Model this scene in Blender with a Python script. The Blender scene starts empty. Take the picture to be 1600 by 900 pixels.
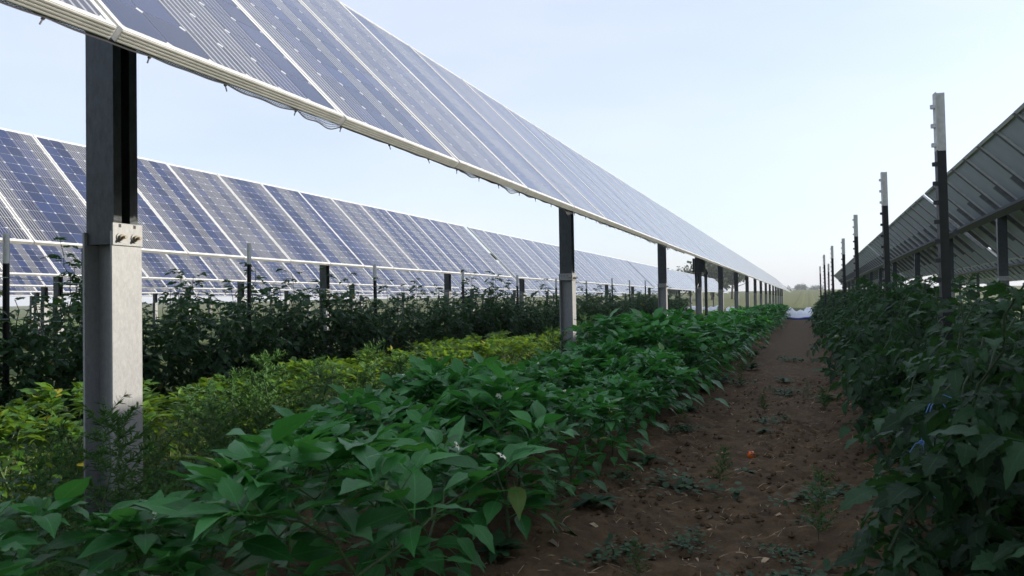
import bpy, math, random
import numpy as np
from mathutils import Vector, Matrix, noise

# ------------------------------------------------------------------ camera, sky, sun, exposure
scene = bpy.context.scene
COL = scene.collection
CAM_H = 0.85
YAW, PITCH, ROLL, FPX = 0.3691, 0.0205, -0.0166, 1194.88
_F = Vector((-math.sin(YAW)*math.cos(PITCH), math.cos(YAW)*math.cos(PITCH), math.sin(PITCH)))
_R = Vector((math.cos(YAW), math.sin(YAW), 0)); _U = _R.cross(_F)
_R2 = _R*math.cos(ROLL)+_U*math.sin(ROLL); _U2 = -_R*math.sin(ROLL)+_U*math.cos(ROLL)
cam = bpy.data.cameras.new('camera'); camo = bpy.data.objects.new('camera', cam); COL.objects.link(camo)
camo.matrix_world = Matrix(((_R2.x, _U2.x, -_F.x, 0), (_R2.y, _U2.y, -_F.y, 0), (_R2.z, _U2.z, -_F.z, CAM_H), (0, 0, 0, 1)))
cam.sensor_width = 23.6; cam.lens = FPX*23.6/1600; cam.clip_start = 0.05; cam.clip_end = 3000
cam.dof.use_dof = True; cam.dof.focus_distance = 5.0; cam.dof.aperture_fstop = 6.3
scene.camera = camo

SUN_AZ = math.radians(62)          # measured from +Y (down the rows) towards +X
TAN_PROFILE = 0.540                # tangent of the sun's height seen along the rows
SUN_EL = math.atan(TAN_PROFILE*math.sin(SUN_AZ))
sun_dir = Vector((math.sin(SUN_AZ)*math.cos(SUN_EL), math.cos(SUN_AZ)*math.cos(SUN_EL), math.sin(SUN_EL)))
sun = bpy.data.lights.new('sun', 'SUN'); sun.energy = 4.8; sun.angle = math.radians(0.6); sun.color = (1.0, 0.92, 0.80)
suno = bpy.data.objects.new('sun', sun); COL.objects.link(suno)
suno.rotation_euler = sun_dir.to_track_quat('Z', 'Y').to_euler()

world = bpy.data.worlds.new('World'); scene.world = world; world.use_nodes = True
wn = world.node_tree.nodes; wl = world.node_tree.links
wn.clear()
sky = wn.new('ShaderNodeTexSky'); sky.sky_type = 'NISHITA'; sky.sun_disc = False
sky.sun_elevation = SUN_EL; sky.sun_rotation = SUN_AZ
sky.altitude = 50; sky.air_density = 1.0; sky.dust_density = 2.0; sky.ozone_density = 3.0
bg = wn.new('ShaderNodeBackground'); bg.inputs['Strength'].default_value = 0.15
wo = wn.new('ShaderNodeOutputWorld')
veil = wn.new('ShaderNodeMix'); veil.data_type = 'RGBA'; veil.inputs[0].default_value = 0.50     # thin even haze over the whole sky
veil.inputs[7].default_value = (4.95, 5.15, 5.8, 1)
wtc = wn.new('ShaderNodeTexCoord'); wmp = wn.new('ShaderNodeMapping'); wmp.inputs['Scale'].default_value = (1.0, 1.6, 4.0); wl.new(wtc.outputs['Generated'], wmp.inputs[0])
wnz = wn.new('ShaderNodeTexNoise'); wnz.inputs['Scale'].default_value = 1.8; wnz.inputs['Detail'].default_value = 6; wl.new(wmp.outputs[0], wnz.inputs['Vector'])
wmr = wn.new('ShaderNodeMapRange'); wl.new(wnz.outputs[0], wmr.inputs[0]); wmr.inputs[1].default_value = 0.3; wmr.inputs[2].default_value = 0.7; wmr.inputs[3].default_value = 0.44; wmr.inputs[4].default_value = 0.62
wl.new(wmr.outputs[0], veil.inputs[0])
wl.new(sky.outputs[0], veil.inputs[6]); wl.new(veil.outputs[2], bg.inputs['Color']); wl.new(bg.outputs[0], wo.inputs['Surface'])

vs = scene.view_settings
vs.view_transform = 'Standard'; vs.look = 'None'; vs.gamma = 1.0; vs.use_curve_mapping = False; vs.exposure = 0.56
cy = scene.cycles
cy.max_bounces = 7; cy.diffuse_bounces = 3; cy.glossy_bounces = 3; cy.transmission_bounces = 4; cy.transparent_max_bounces = 6
cy.use_denoising = True
try: cy.denoiser = 'OPENIMAGEDENOISE'
except Exception: pass
cy.use_adaptive_sampling = True; cy.adaptive_threshold = 0.015
cy.sample_clamp_indirect = 6.0

RNG = random.Random(7)
PI = math.pi

# ------------------------------------------------------------------ materials
def new_mat(name):
    m = bpy.data.materials.new(name); m.use_nodes = True
    nt = m.node_tree; nt.nodes.clear()
    out = nt.nodes.new('ShaderNodeOutputMaterial')
    return m, nt, nt.nodes, nt.links, out

def ramp(n, stops):
    r = n.new('ShaderNodeValToRGB'); e = r.color_ramp.elements
    while len(e) < len(stops): e.new(0.5)
    for k, (p, c) in enumerate(stops):
        e[k].position = p; e[k].color = (*c, 1) if len(c) == 3 else c
    return r

def mathn(n, l, op, a, b=None):
    x = n.new('ShaderNodeMath'); x.operation = op
    for i, v in enumerate((a, b)):
        if v is None: continue
        if isinstance(v, (int, float)): x.inputs[i].default_value = v
        else: l.new(v, x.inputs[i])
    return x.outputs[0]

def mixc(n, l, fac, a, b, blend='MIX'):
    x = n.new('ShaderNodeMix'); x.data_type = 'RGBA'; x.blend_type = blend
    for s, v in ((x.inputs[0], fac), (x.inputs[6], a), (x.inputs[7], b)):
        if isinstance(v, (int, float)): s.default_value = v
        elif isinstance(v, tuple): s.default_value = (*v, 1) if len(v) == 3 else v
        else: l.new(v, s)
    return x.outputs[2]

def simple(name, col, rough=0.5, metal=0.0, noise_amt=0.25, nscale=30.0, bump=0.0, spec=0.5, streak=False):
    m, nt, n, l, out = new_mat(name)
    p = n.new('ShaderNodeBsdfPrincipled')
    tc = n.new('ShaderNodeTexCoord')
    nz = n.new('ShaderNodeTexNoise'); nz.inputs['Scale'].default_value = nscale; nz.inputs['Detail'].default_value = 5
    if streak:
        mp = n.new('ShaderNodeMapping'); mp.inputs['Scale'].default_value = (1, 1, 0.45); l.new(tc.outputs['Object'], mp.inputs[0]); l.new(mp.outputs[0], nz.inputs['Vector'])
        nz.inputs['Roughness'].default_value = 0.75
    else: l.new(tc.outputs['Object'], nz.inputs['Vector'])
    d = tuple(c*(1-noise_amt) for c in col); u = tuple(min(1, c*(1+noise_amt)) for c in col)
    r = ramp(n, [(0.3, d), (0.7, u)]); l.new(nz.outputs[0], r.inputs[0])
    l.new(r.outputs[0], p.inputs['Base Color'])
    p.inputs['Roughness'].default_value = rough; p.inputs['Metallic'].default_value = metal
    p.inputs['Specular IOR Level'].default_value = spec
    if bump:
        b = n.new('ShaderNodeBump'); b.inputs['Strength'].default_value = bump; b.inputs['Distance'].default_value = 0.01
        l.new(nz.outputs[0], b.inputs['Height']); l.new(b.outputs[0], p.inputs['Normal'])
    l.new(p.outputs[0], out.inputs['Surface'])
    return m

def leaf_mat(name, dark, mid, light, transl, tfac=0.35, rough=0.42, under=1.35, vein=0.35, yellow=None):
    m, nt, n, l, out = new_mat(name)
    geo = n.new('ShaderNodeNewGeometry'); oi = n.new('ShaderNodeObjectInfo')
    s = mathn(n, l, 'FRACT', mathn(n, l, 'ADD', geo.outputs['Random Per Island'], oi.outputs['Random']))
    stops = [(0.0, dark), (0.5, mid), (0.97, light)]
    if yellow: stops.append((0.998, yellow))
    r = ramp(n, stops); l.new(s, r.inputs[0])
    at = n.new('ShaderNodeAttribute'); at.attribute_name = 'leafuv'
    sep = n.new('ShaderNodeSeparateXYZ'); l.new(at.outputs['Vector'], sep.inputs[0])
    au = mathn(n, l, 'ABSOLUTE', sep.outputs[0])
    midrib = mathn(n, l, 'LESS_THAN', au, 0.045)
    # side veins: slanted lines from the midrib
    sl = mathn(n, l, 'SUBTRACT', mathn(n, l, 'MULTIPLY', sep.outputs[1], 7.0), mathn(n, l, 'MULTIPLY', au, 2.2))
    fr = mathn(n, l, 'FRACT', sl)
    side = mathn(n, l, 'LESS_THAN', fr, 0.10)
    vv = mathn(n, l, 'MAXIMUM', midrib, mathn(n, l, 'MULTIPLY', side, 0.45))
    vv = mathn(n, l, 'MULTIPLY', vv, vein)
    tc = n.new('ShaderNodeTexCoord')
    nz = n.new('ShaderNodeTexNoise'); nz.inputs['Scale'].default_value = 45; nz.inputs['Detail'].default_value = 3
    l.new(tc.outputs['Object'], nz.inputs['Vector'])
    c0 = mixc(n, l, mathn(n, l, 'MULTIPLY', nz.outputs[0], 0.5), r.outputs[0], tuple(c*0.55 for c in dark))
    c1 = mixc(n, l, vv, c0, tuple(min(1, c*1.9) for c in light))
    und = mixc(n, l, 0.45, c1, tuple(min(1, c*under+0.012) for c in light))
    c2 = mixc(n, l, geo.outputs['Backfacing'], c1, und)
    p = n.new('ShaderNodeBsdfPrincipled'); l.new(c2, p.inputs['Base Color'])
    p.inputs['Roughness'].default_value = rough; p.inputs['Specular IOR Level'].default_value = 0.30
    b = n.new('ShaderNodeBump'); b.inputs['Strength'].default_value = 0.35; b.inputs['Distance'].default_value = 0.004
    hgt = mathn(n, l, 'SUBTRACT', nz.outputs[0], mathn(n, l, 'MULTIPLY', vv, 1.5))
    l.new(hgt, b.inputs['Height']); l.new(b.outputs[0], p.inputs['Normal'])
    t = n.new('ShaderNodeBsdfTranslucent')
    tcx = mixc(n, l, 0.5, transl, c1, 'MIX'); l.new(tcx, t.inputs['Color'])
    ms = n.new('ShaderNodeMixShader'); ms.inputs[0].default_value = tfac
    l.new(p.outputs[0], ms.inputs[1]); l.new(t.outputs[0], ms.inputs[2]); l.new(ms.outputs[0], out.inputs['Surface'])
    return m

M = {}
M['pepper'] = leaf_mat('pepper_leaf', (0.017, 0.108, 0.022), (0.032, 0.180, 0.036), (0.068, 0.260, 0.068), (0.09, 0.40, 0.03), 0.28, 0.36, yellow=(0.24, 0.26, 0.04))
M['pepper_tip'] = leaf_mat('young_pepper_leaf', (0.030, 0.160, 0.034), (0.052, 0.230, 0.055), (0.090, 0.310, 0.085), (0.14, 0.46, 0.04), 0.30, 0.42)
M['pepper_lit'] = leaf_mat('yellow_green_pepper_leaf', (0.040, 0.125, 0.013), (0.075, 0.190, 0.017), (0.130, 0.255, 0.026), (0.30, 0.42, 0.03), 0.42, 0.45, yellow=(0.40, 0.32, 0.04))  # brighter, yellower copy of the pepper leaf, with sunlight put into its colour
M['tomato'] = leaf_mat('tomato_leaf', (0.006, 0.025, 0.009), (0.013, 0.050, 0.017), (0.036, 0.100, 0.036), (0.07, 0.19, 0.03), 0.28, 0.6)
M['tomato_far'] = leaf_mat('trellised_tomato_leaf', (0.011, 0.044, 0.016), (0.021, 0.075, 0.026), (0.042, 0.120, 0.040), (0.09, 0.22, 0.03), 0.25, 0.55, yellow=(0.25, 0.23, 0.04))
M['weed'] = leaf_mat('weed_leaf', (0.012, 0.052, 0.022), (0.020, 0.080, 0.030), (0.038, 0.120, 0.042), (0.08, 0.20, 0.04), 0.3, 0.55, vein=0.2)
M['creeper'] = leaf_mat('creeping_weed_leaf', (0.022, 0.060, 0.026), (0.034, 0.088, 0.036), (0.055, 0.120, 0.046), (0.10, 0.18, 0.06), 0.2, 0.6, vein=0.1)
M['feather'] = leaf_mat('feathery_weed_leaf', (0.020, 0.068, 0.018), (0.034, 0.100, 0.024), (0.060, 0.145, 0.032), (0.12, 0.26, 0.04), 0.35, 0.6, vein=0.0)
M['grass'] = leaf_mat('grass_blade', (0.045, 0.085, 0.020), (0.070, 0.120, 0.028), (0.120, 0.150, 0.045), (0.16, 0.26, 0.04), 0.35, 0.6, vein=0.0)
M['tree'] = leaf_mat('tree_leaf', (0.030, 0.050, 0.020), (0.045, 0.070, 0.028), (0.070, 0.095, 0.038), (0.07, 0.12, 0.03), 0.2, 0.6, vein=0.0)
M['stem'] = simple('green_stem', (0.055, 0.10, 0.035), 0.5, 0, 0.3, 60)
M['wood_stem'] = simple('woody_stem', (0.10, 0.075, 0.045), 0.7, 0, 0.3, 60)
M['bark'] = simple('bark', (0.09, 0.07, 0.05), 0.8, 0, 0.3, 8)
M['rail'] = simple('grey_rail', (0.15, 0.16, 0.165), 0.5, 0.2, 0.2, 20)
M['frame'] = simple('anodised_frame', (0.60, 0.60, 0.585), 0.38, 0.15, 0.08, 15)
M['galv'] = simple('galvanised_steel', (0.050, 0.057, 0.062), 0.5, 0.3, 0.45, 40, 0.08, streak=True)  # columns and tubes: shade under the panels put into a darker steel colour
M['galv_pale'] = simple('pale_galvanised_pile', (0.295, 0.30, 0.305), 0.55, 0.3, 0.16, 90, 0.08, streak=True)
M['bolt'] = simple('rusty_zinc_bolt', (0.26, 0.22, 0.17), 0.5, 0.4, 0.4, 80)
M['black_plastic'] = simple('black_plastic', (0.015, 0.015, 0.017), 0.45, 0, 0.3, 30)
M['tpost'] = simple('dark_enamel', (0.010, 0.013, 0.013), 0.45, 0, 0.4, 40)
M['tpost_white'] = simple('white_enamel_tip', (0.62, 0.62, 0.59), 0.5, 0, 0.12, 50)
M['twine'] = simple('pale_twine', (0.42, 0.50, 0.55), 0.7, 0, 0.2, 90)
M['twine_blue'] = simple('blue_twine', (0.16, 0.34, 0.75), 0.6, 0, 0.25, 90)
M['straw'] = simple('dry_straw', (0.36, 0.27, 0.16), 0.8, 0, 0.3, 40)
M['fruit_green'] = simple('green_fruit_skin', (0.07, 0.13, 0.03), 0.25, 0, 0.2, 20)
M['fruit_orange'] = simple('orange_fruit_skin', (0.75, 0.12, 0.012), 0.22, 0, 0.12, 20)
M['plastic_white'] = simple('white_plastic_film', (0.72, 0.75, 0.80), 0.4, 0, 0.08, 6)
M['plastic_blue'] = simple('blue_plastic_edge', (0.03, 0.07, 0.36), 0.4, 0, 0.15, 6)
M['net'] = simple('black_net_cord', (0.012, 0.012, 0.016), 0.6, 0, 0.2, 60)
M['flower'] = simple('white_petal', (0.75, 0.75, 0.60), 0.6, 0, 0.1, 40)

def backsheet():
    m, nt, n, l, out = new_mat('backsheet_under_glass')
    p = n.new('ShaderNodeBsdfPrincipled')
    p.inputs['Base Color'].default_value = (0.46, 0.48, 0.50, 1); p.inputs['Roughness'].default_value = 0.12
    p.inputs['IOR'].default_value = 1.5
    l.new(p.outputs[0], out.inputs['Surface']); return m
M['backsheet'] = backsheet()
M['back'] = simple('grey_back_foil', (0.38, 0.43, 0.47), 0.6, 0, 0.06, 4)

def cell_mat(name, base, bars, line, strength):
    """silicon cell behind glass; silver contact lines run up the slope"""
    m, nt, n, l, out = new_mat(name)
    tc = n.new('ShaderNodeAttribute'); tc.attribute_name = 'cellx'
    x = tc.outputs['Fac']
    fr = mathn(n, l, 'FRACT', mathn(n, l, 'MULTIPLY', x, bars))
    d = mathn(n, l, 'ABSOLUTE', mathn(n, l, 'SUBTRACT', fr, 0.5))
    li = mathn(n, l, 'LESS_THAN', d, line)
    oi = n.new('ShaderNodeObjectInfo'); geo = n.new('ShaderNodeNewGeometry')
    rnd = mathn(n, l, 'FRACT', mathn(n, l, 'ADD', oi.outputs['Random'], geo.outputs['Random Per Island']))
    v = ramp(n, [(0.0, tuple(c*0.75 for c in base)), (1.0, tuple(c*1.35 for c in base))]); l.new(rnd, v.inputs[0])
    dn = n.new('ShaderNodeTexNoise'); dn.inputs['Scale'].default_value = 1.7; dn.inputs['Detail'].default_value = 6; l.new(geo.outputs['Position'], dn.inputs['Vector'])
    dirt = ramp(n, [(0.42, (0, 0, 0)), (0.75, (1, 1, 1))]); l.new(dn.outputs[0], dirt.inputs[0])
    c = mixc(n, l, mathn(n, l, 'MULTIPLY', li, strength), v.outputs[0], (0.56, 0.58, 0.62))
    c = mixc(n, l, mathn(n, l, 'MULTIPLY', dirt.outputs[0], 0.07), c, (0.30, 0.32, 0.36))
    p = n.new('ShaderNodeBsdfPrincipled'); l.new(c, p.inputs['Base Color'])
    p.inputs['Roughness'].default_value = 0.16; p.inputs['IOR'].default_value = 1.56
    l.new(p.outputs[0], out.inputs['Surface']); return m
M['cell_plain'] = cell_mat('blue_cell', (0.010, 0.019, 0.062), 8.0, 0.05, 0.10)
M['cell_mid'] = cell_mat('blue_cell_faint_lines', (0.016, 0.021, 0.055), 5.0, 0.08, 0.35)
M['cell_line'] = cell_mat('grey_blue_cell_bright_lines', (0.030, 0.032, 0.044), 5.0, 0.14, 0.42)

def soil_mat():
    m, nt, n, l, out = new_mat('soil_and_field')
    tc = n.new('ShaderNodeTexCoord'); g = n.new('ShaderNodeNewGeometry')
    def nz(sc, det=6, rough=0.6):
        t = n.new('ShaderNodeTexNoise'); t.inputs['Scale'].default_value = sc; t.inputs['Detail'].default_value = det; t.inputs['Roughness'].default_value = rough
        l.new(g.outputs['Position'], t.inputs['Vector']); return t.outputs[0]
    n1, n2, n3 = nz(1.3), nz(9, 8, .7), nz(70, 4, .7)
    r1 = ramp(n, [(0.30, (0.026, 0.0170, 0.0090)), (0.50, (0.068, 0.044, 0.0225)), (0.72, (0.145, 0.096, 0.050))]); l.new(n2, r1.inputs[0])
    c = mixc(n, l, mathn(n, l, 'MULTIPLY', n1, 0.55), r1.outputs[0], (0.100, 0.066, 0.034))
    sp = ramp(n, [(0.60, (0, 0, 0)), (0.72, (1, 1, 1))]); l.new(n3, sp.inputs[0])
    c = mixc(n, l, mathn(n, l, 'MULTIPLY', sp.outputs[0], 0.5), c, (0.19, 0.13, 0.075))
    sx = n.new('ShaderNodeSeparateXYZ'); l.new(g.outputs['Position'], sx.inputs[0])
    # turf beside the crop beds and a ripe field far behind
    def smooth(v, a, b):
        mr = n.new('ShaderNodeMapRange'); mr.interpolation_type = 'SMOOTHSTEP'; l.new(v, mr.inputs[0])
        mr.inputs[1].default_value = a; mr.inputs[2].default_value = b; return mr.outputs[0]
    wob = mathn(n, l, 'MULTIPLY', mathn(n, l, 'SUBTRACT', n1, 0.5), 1.2)
    xw = mathn(n, l, 'ADD', sx.outputs[0], wob)
    gr = mathn(n, l, 'MAXIMUM', smooth(xw, 0.95, 1.35), smooth(xw, -1.8, -2.2))
    gr = mathn(n, l, 'MAXIMUM', gr, smooth(sx.outputs[1], 34, 40))
    rg = ramp(n, [(0.3, (0.050, 0.080, 0.022)), (0.7, (0.105, 0.130, 0.040))]); l.new(n2, rg.inputs[0])
    c = mixc(n, l, gr, c, rg.outputs[0])
    far = smooth(mathn(n, l, 'ADD', sx.outputs[1], mathn(n, l, 'MULTIPLY', wob, 12.0)), 62, 74)
    rf = ramp(n, [(0.40, (0.045, 0.070, 0.018)), (0.58, (0.085, 0.090, 0.026)), (0.75, (0.20, 0.14, 0.04))]); l.new(n1, rf.inputs[0])
    c = mixc(n, l, far, c, rf.outputs[0])
    p = n.new('ShaderNodeBsdfPrincipled'); l.new(c, p.inputs['Base Color']); p.inputs['Roughness'].default_value = 0.92
    p.inputs['Specular IOR Level'].default_value = 0.2
    b = n.new('ShaderNodeBump'); b.inputs['Strength'].default_value = 0.9; b.inputs['Distance'].default_value = 0.012
    l.new(mathn(n, l, 'ADD', n2, mathn(n, l, 'MULTIPLY', n3, 0.5)), b.inputs['Height']); l.new(b.outputs[0], p.inputs['Normal'])
    l.new(p.outputs[0], out.inputs['Surface']); return m
M['soil'] = soil_mat()

# ------------------------------------------------------------------ mesh helpers
class MB:
    """collects faces of several shapes into ONE mesh"""
    def __init__(s): s.v = []; s.f = []; s.m = []; s.uv = []; s.cx = []; s.mats = []
    def slot(s, mat):
        if mat not in s.mats: s.mats.append(mat)
        return s.mats.index(mat)
    def add(s, verts, faces, mat, uv=None, cx=None):
        o = len(s.v); k = s.slot(mat)
        s.v.extend(verts); s.f.extend([tuple(i+o for i in f) for f in faces]); s.m.extend([k]*len(faces))
        s.uv.extend(uv if uv is not None else [(0.5, 0.5, 0)]*len(verts))
        s.cx.extend(cx if cx is not None else [0.0]*len(verts))
    def box(s, c, d, mat, rot=None):
        x, y, z = d[0]/2, d[1]/2, d[2]/2
        vs_ = [Vector((sx*x, sy*y, sz*z)) for sx in (-1, 1) for sy in (-1, 1) for sz in (-1, 1)]
        if rot is not None: vs_ = [rot @ v for v in vs_]
        vs_ = [tuple(v+Vector(c)) for v in vs_]
        s.add(vs_, [(0, 1, 3, 2), (4, 6, 7, 5), (0, 4, 5, 1), (2, 3, 7, 6), (0, 2, 6, 4), (1, 5, 7, 3)], mat)
    def tube(s, pts, rad, mat, n=5, cap=True):
        pts = [Vector(p) for p in pts]; rings = []
        for i, p in enumerate(pts):
            d = (pts[min(i+1, len(pts)-1)]-pts[max(i-1, 0)])
            d = d.normalized() if d.length > 1e-9 else Vector((0, 0, 1))
            a = d.orthogonal().normalized(); b = d.cross(a)
            r = rad[i] if isinstance(rad, (list, tuple)) else rad
            rings.append([tuple(p+a*(math.cos(2*PI*k/n)*r)+b*(math.sin(2*PI*k/n)*r)) for k in range(n)])
        vs_ = [v for r in rings for v in r]; fs = []
        for i in range(len(pts)-1):
            for k in range(n):
                fs.append((i*n+k, i*n+(k+1) % n, (i+1)*n+(k+1) % n, (i+1)*n+k))
        if cap: fs.append(tuple(range(n-1, -1, -1))); fs.append(tuple((len(pts)-1)*n+k for k in range(n)))
        s.add(vs_, fs, mat)
    def prism(s, outline, z0, z1, mat, cap=True):
        n = len(outline)
        vs_ = [(x, y, z0) for x, y in outline]+[(x, y, z1) for x, y in outline]
        fs = [(i, (i+1) % n, n+(i+1) % n, n+i) for i in range(n)]
        if cap: fs += [tuple(range(n-1, -1, -1)), tuple(range(n, 2*n))]
        s.add(vs_, fs, mat)
    def mesh(s, name, smooth=False):
        me = bpy.data.meshes.new(name); me.from_pydata([tuple(v) for v in s.v], [], s.f)
        for m in s.mats: me.materials.append(M[m])
        me.polygons.foreach_set('material_index', s.m)
        if smooth: me.polygons.foreach_set('use_smooth', [True]*len(s.f))
        a = me.attributes.new('leafuv', 'FLOAT_VECTOR', 'POINT'); a.data.foreach_set('vector', np.array(s.uv, dtype=np.float32).ravel())
        a = me.attributes.new('cellx', 'FLOAT', 'POINT'); a.data.foreach_set('value', np.array(s.cx, dtype=np.float32))
        me.update(); return me

def link(name, me, parent=None, mw=None):
    o = bpy.data.objects.new(name, me); COL.objects.link(o)
    if parent is not None: o.parent = parent
    if mw is not None: o.matrix_local = mw
    return o
def tag(o, label=None, cat=None, group=None, kind=None):
    if label: o['label'] = label
    if cat: o['category'] = cat
    if group: o['group'] = group
    if kind: o['kind'] = kind
    return o
def empty(name, loc=(0, 0, 0), rz=0.0):
    o = bpy.data.objects.new(name, None); COL.objects.link(o); o.location = loc; o.rotation_euler = (0, 0, rz)
    o.empty_display_size = 0.1
    return o
ORD = ['first', 'second', 'third', 'fourth', 'fifth', 'sixth', 'seventh', 'eighth', 'ninth', 'tenth', 'eleventh', 'twelfth', 'thirteenth', 'fourteenth', 'fifteenth', 'sixteenth', 'seventeenth', 'eighteenth', 'nineteenth', 'twentieth']

# ------------------------------------------------------------------ ground
def ground_height(x, y):
    z = 0.0
    bx = abs(x+1.28)                                   # pepper bed, slightly raised
    z += 0.05*max(0.0, 1-max(0.0, bx-0.30)/0.35) if bx < 0.65 else 0
    bx = abs(x-0.55); z += 0.05*max(0.0, 1-max(0.0, bx-0.25)/0.3) if bx < 0.55 else 0
    if -2 < x < 1.3 and y < 14:
        k = 1.0 if y < 9 else (14-y)/5
        z += k*(0.034*noise.noise((x*2.6, y*1.6, 0.3))+0.024*noise.noise((x*8, y*7, 5.1))+0.014*noise.noise((x*22, y*22, 9.0))+0.010*noise.noise((x*48, y*48, 2.0)))
    t = min(1.0, max(0.0, (y-85)/240.0)); z += 4.2*t*t*(3-2*t)
    return z
def axis(segs):
    out = []
    for a, b, st in segs:
        k = max(1, int(round((b-a)/st))); out += [a+(b-a)*i/k for i in range(k)]
    return out+[segs[-1][1]]
xs = axis([(-900, -100, 100), (-100, -8, 11.5), (-8, -2, 0.75), (-2, -0.95, 0.05), (-0.95, 0.45, 0.017), (0.45, 1.3, 0.06), (1.3, 4, 0.6), (4, 60, 8), (60, 900, 105)])
ys = axis([(-60, 0, 12), (0, 1.6, 0.2), (1.6, 5.5, 0.017), (5.5, 9, 0.04), (9, 14, 0.12), (14, 80, 4), (80, 340, 13), (340, 1600, 180)])
gv = [(x, y, ground_height(x, y)) for y in ys for x in xs]
nx = len(xs)
gf = [(j*nx+i, j*nx+i+1, (j+1)*nx+i+1, (j+1)*nx+i) for j in range(len(ys)-1) for i in range(nx-1)]
mb = MB(); mb.add(gv, gf, 'soil')
tag(link('ground', mb.mesh('ground', True)), 'bare brown soil path between crop beds, turf and ripe field beyond', kind='structure')
GZ = ground_height

# ------------------------------------------------------------------ solar arrays
TILT = math.radians(45.6); PL, PW, PP, FT = 1.97, 0.992, 1.01, 0.040
CP, CS = 0.159, 0.1562
S_DIR = Vector((-math.cos(TILT), 0, math.sin(TILT))); N_DIR = Vector((math.sin(TILT), 0, math.cos(TILT)))

def frame_mesh():
    """module frame, local x = along the row, y = up the slope, z = out of the glass"""
    mb = MB(); w, L, t, lip = PW, PL, FT, 0.017
    for y0, y1 in ((0, lip), (L-lip, L)): mb.box((w/2, (y0+y1)/2, t/2), (w, y1-y0, t), 'frame')
    for x0, x1 in ((0, lip), (w-lip, w)): mb.box(((x0+x1)/2, L/2, t/2-0.0006), (x1-x0, L-2*lip-0.002, t-0.0012), 'frame')
    for zz in (0.006, 0.0155, 0.025, 0.0345): mb.box((w/2, -0.0012, zz), (w-0.002, 0.0024, 0.0045), 'frame')   # extruded ribs
    mb.box((w/2, lip+0.012, 0.001), (w-2*lip, 0.024, 0.002), 'frame'); mb.box((w/2, L-lip-0.012, 0.001), (w-2*lip, 0.024, 0.002), 'frame')
    z = t-0.004
    mb.add([(lip, lip, z), (w-lip, lip, z), (w-lip, L-lip, z), (lip, L-lip, z)], [(0, 1, 2, 3)], 'backsheet')
    z2 = z-0.005
    mb.add([(lip, lip, z2), (lip, L-lip, z2), (w-lip, L-lip, z2), (w-lip, lip, z2)], [(0, 1, 2, 3)], 'back')
    return mb.mesh('solar_panel')
def cell_outline(cx, cy):
    h, k = CS/2, 0.011
    return [(cx-h+k, cy-h), (cx+h-k, cy-h), (cx+h, cy-h+k), (cx+h, cy+h-k), (cx+h-k, cy+h), (cx-h+k, cy+h), (cx-h, cy+h-k), (cx-h, cy-h+k)]
CZ = FT-0.004+0.0008
def add_cell(mb, cx, cy, z, mat):
    o = cell_outline(cx, cy)
    mb.add([(x, y, z) for x, y in o], [tuple(range(8))], mat, cx=[(x-cx)/CS+0.5 for x, y in o])
CELL_MATS = ('cell_plain', 'cell_mid', 'cell_line')
def cell_mesh(mat):
    mb = MB(); o = cell_outline(0, 0)
    mb.add([(x, y, 0) for x, y in o]+[(x, y, -0.0006) for x, y in o], [tuple(range(8))]+[(i, 8+i, 8+(i+1) % 8, (i+1) % 8) for i in range(8)], mat, cx=[(x)/CS+0.5 for x, y in o]*2)
    return mb.mesh('cell')
CELL_ME = {k: cell_mesh(k) for k in CELL_MATS}
CX0 = (PW-6*CP)/2+CP/2; CY0 = (PL-12*CP)/2+CP/2
COLSETS = []
_r = random.Random(31)
for k in range(6): COLSETS.append([_r.choices(CELL_MATS, (4, 3, 4 if k % 2 else 2))[0] for _ in range(6)])
COLSETS[0] = ['cell_plain', 'cell_plain', 'cell_line', 'cell_line', 'cell_mid', 'cell_plain']
COLSETS[1] = ['cell_line', 'cell_mid', 'cell_plain', 'cell_line', 'cell_plain', 'cell_mid']
COLSETS[2] = ['cell_line', 'cell_mid', 'cell_line', 'cell_line', 'cell_mid', 'cell_line']
GRID_ME = []
for cs in COLSETS:
    mb = MB()
    for i in range(6):
        for j in range(12): add_cell(mb, CX0+i*CP, CY0+j*CP, CZ, cs[i])
    GRID_ME.append(mb.mesh('cell_grid'))
FRAME_ME = frame_mesh()
mb = MB(); mb.box((PW/2, PL*0.86, 0.018), (0.13, 0.10, 0.022), 'black_plastic'); JB_ME = mb.mesh('junction_box')
mb = MB(); mb.box((0, PL/2, -0.008), (0.046, PL-0.02, 0.014), 'rail'); mb.box((0, PL/2-0.1, -0.038), (0.07, 0.95, 0.045), 'rail'); RAIL_ME = mb.mesh('rail')
mb = MB(); mb.box((0, PL/2, -0.031), (0.045, 0.9, 0.055), 'galv'); RAIL2_ME = mb.mesh('rail')

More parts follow.
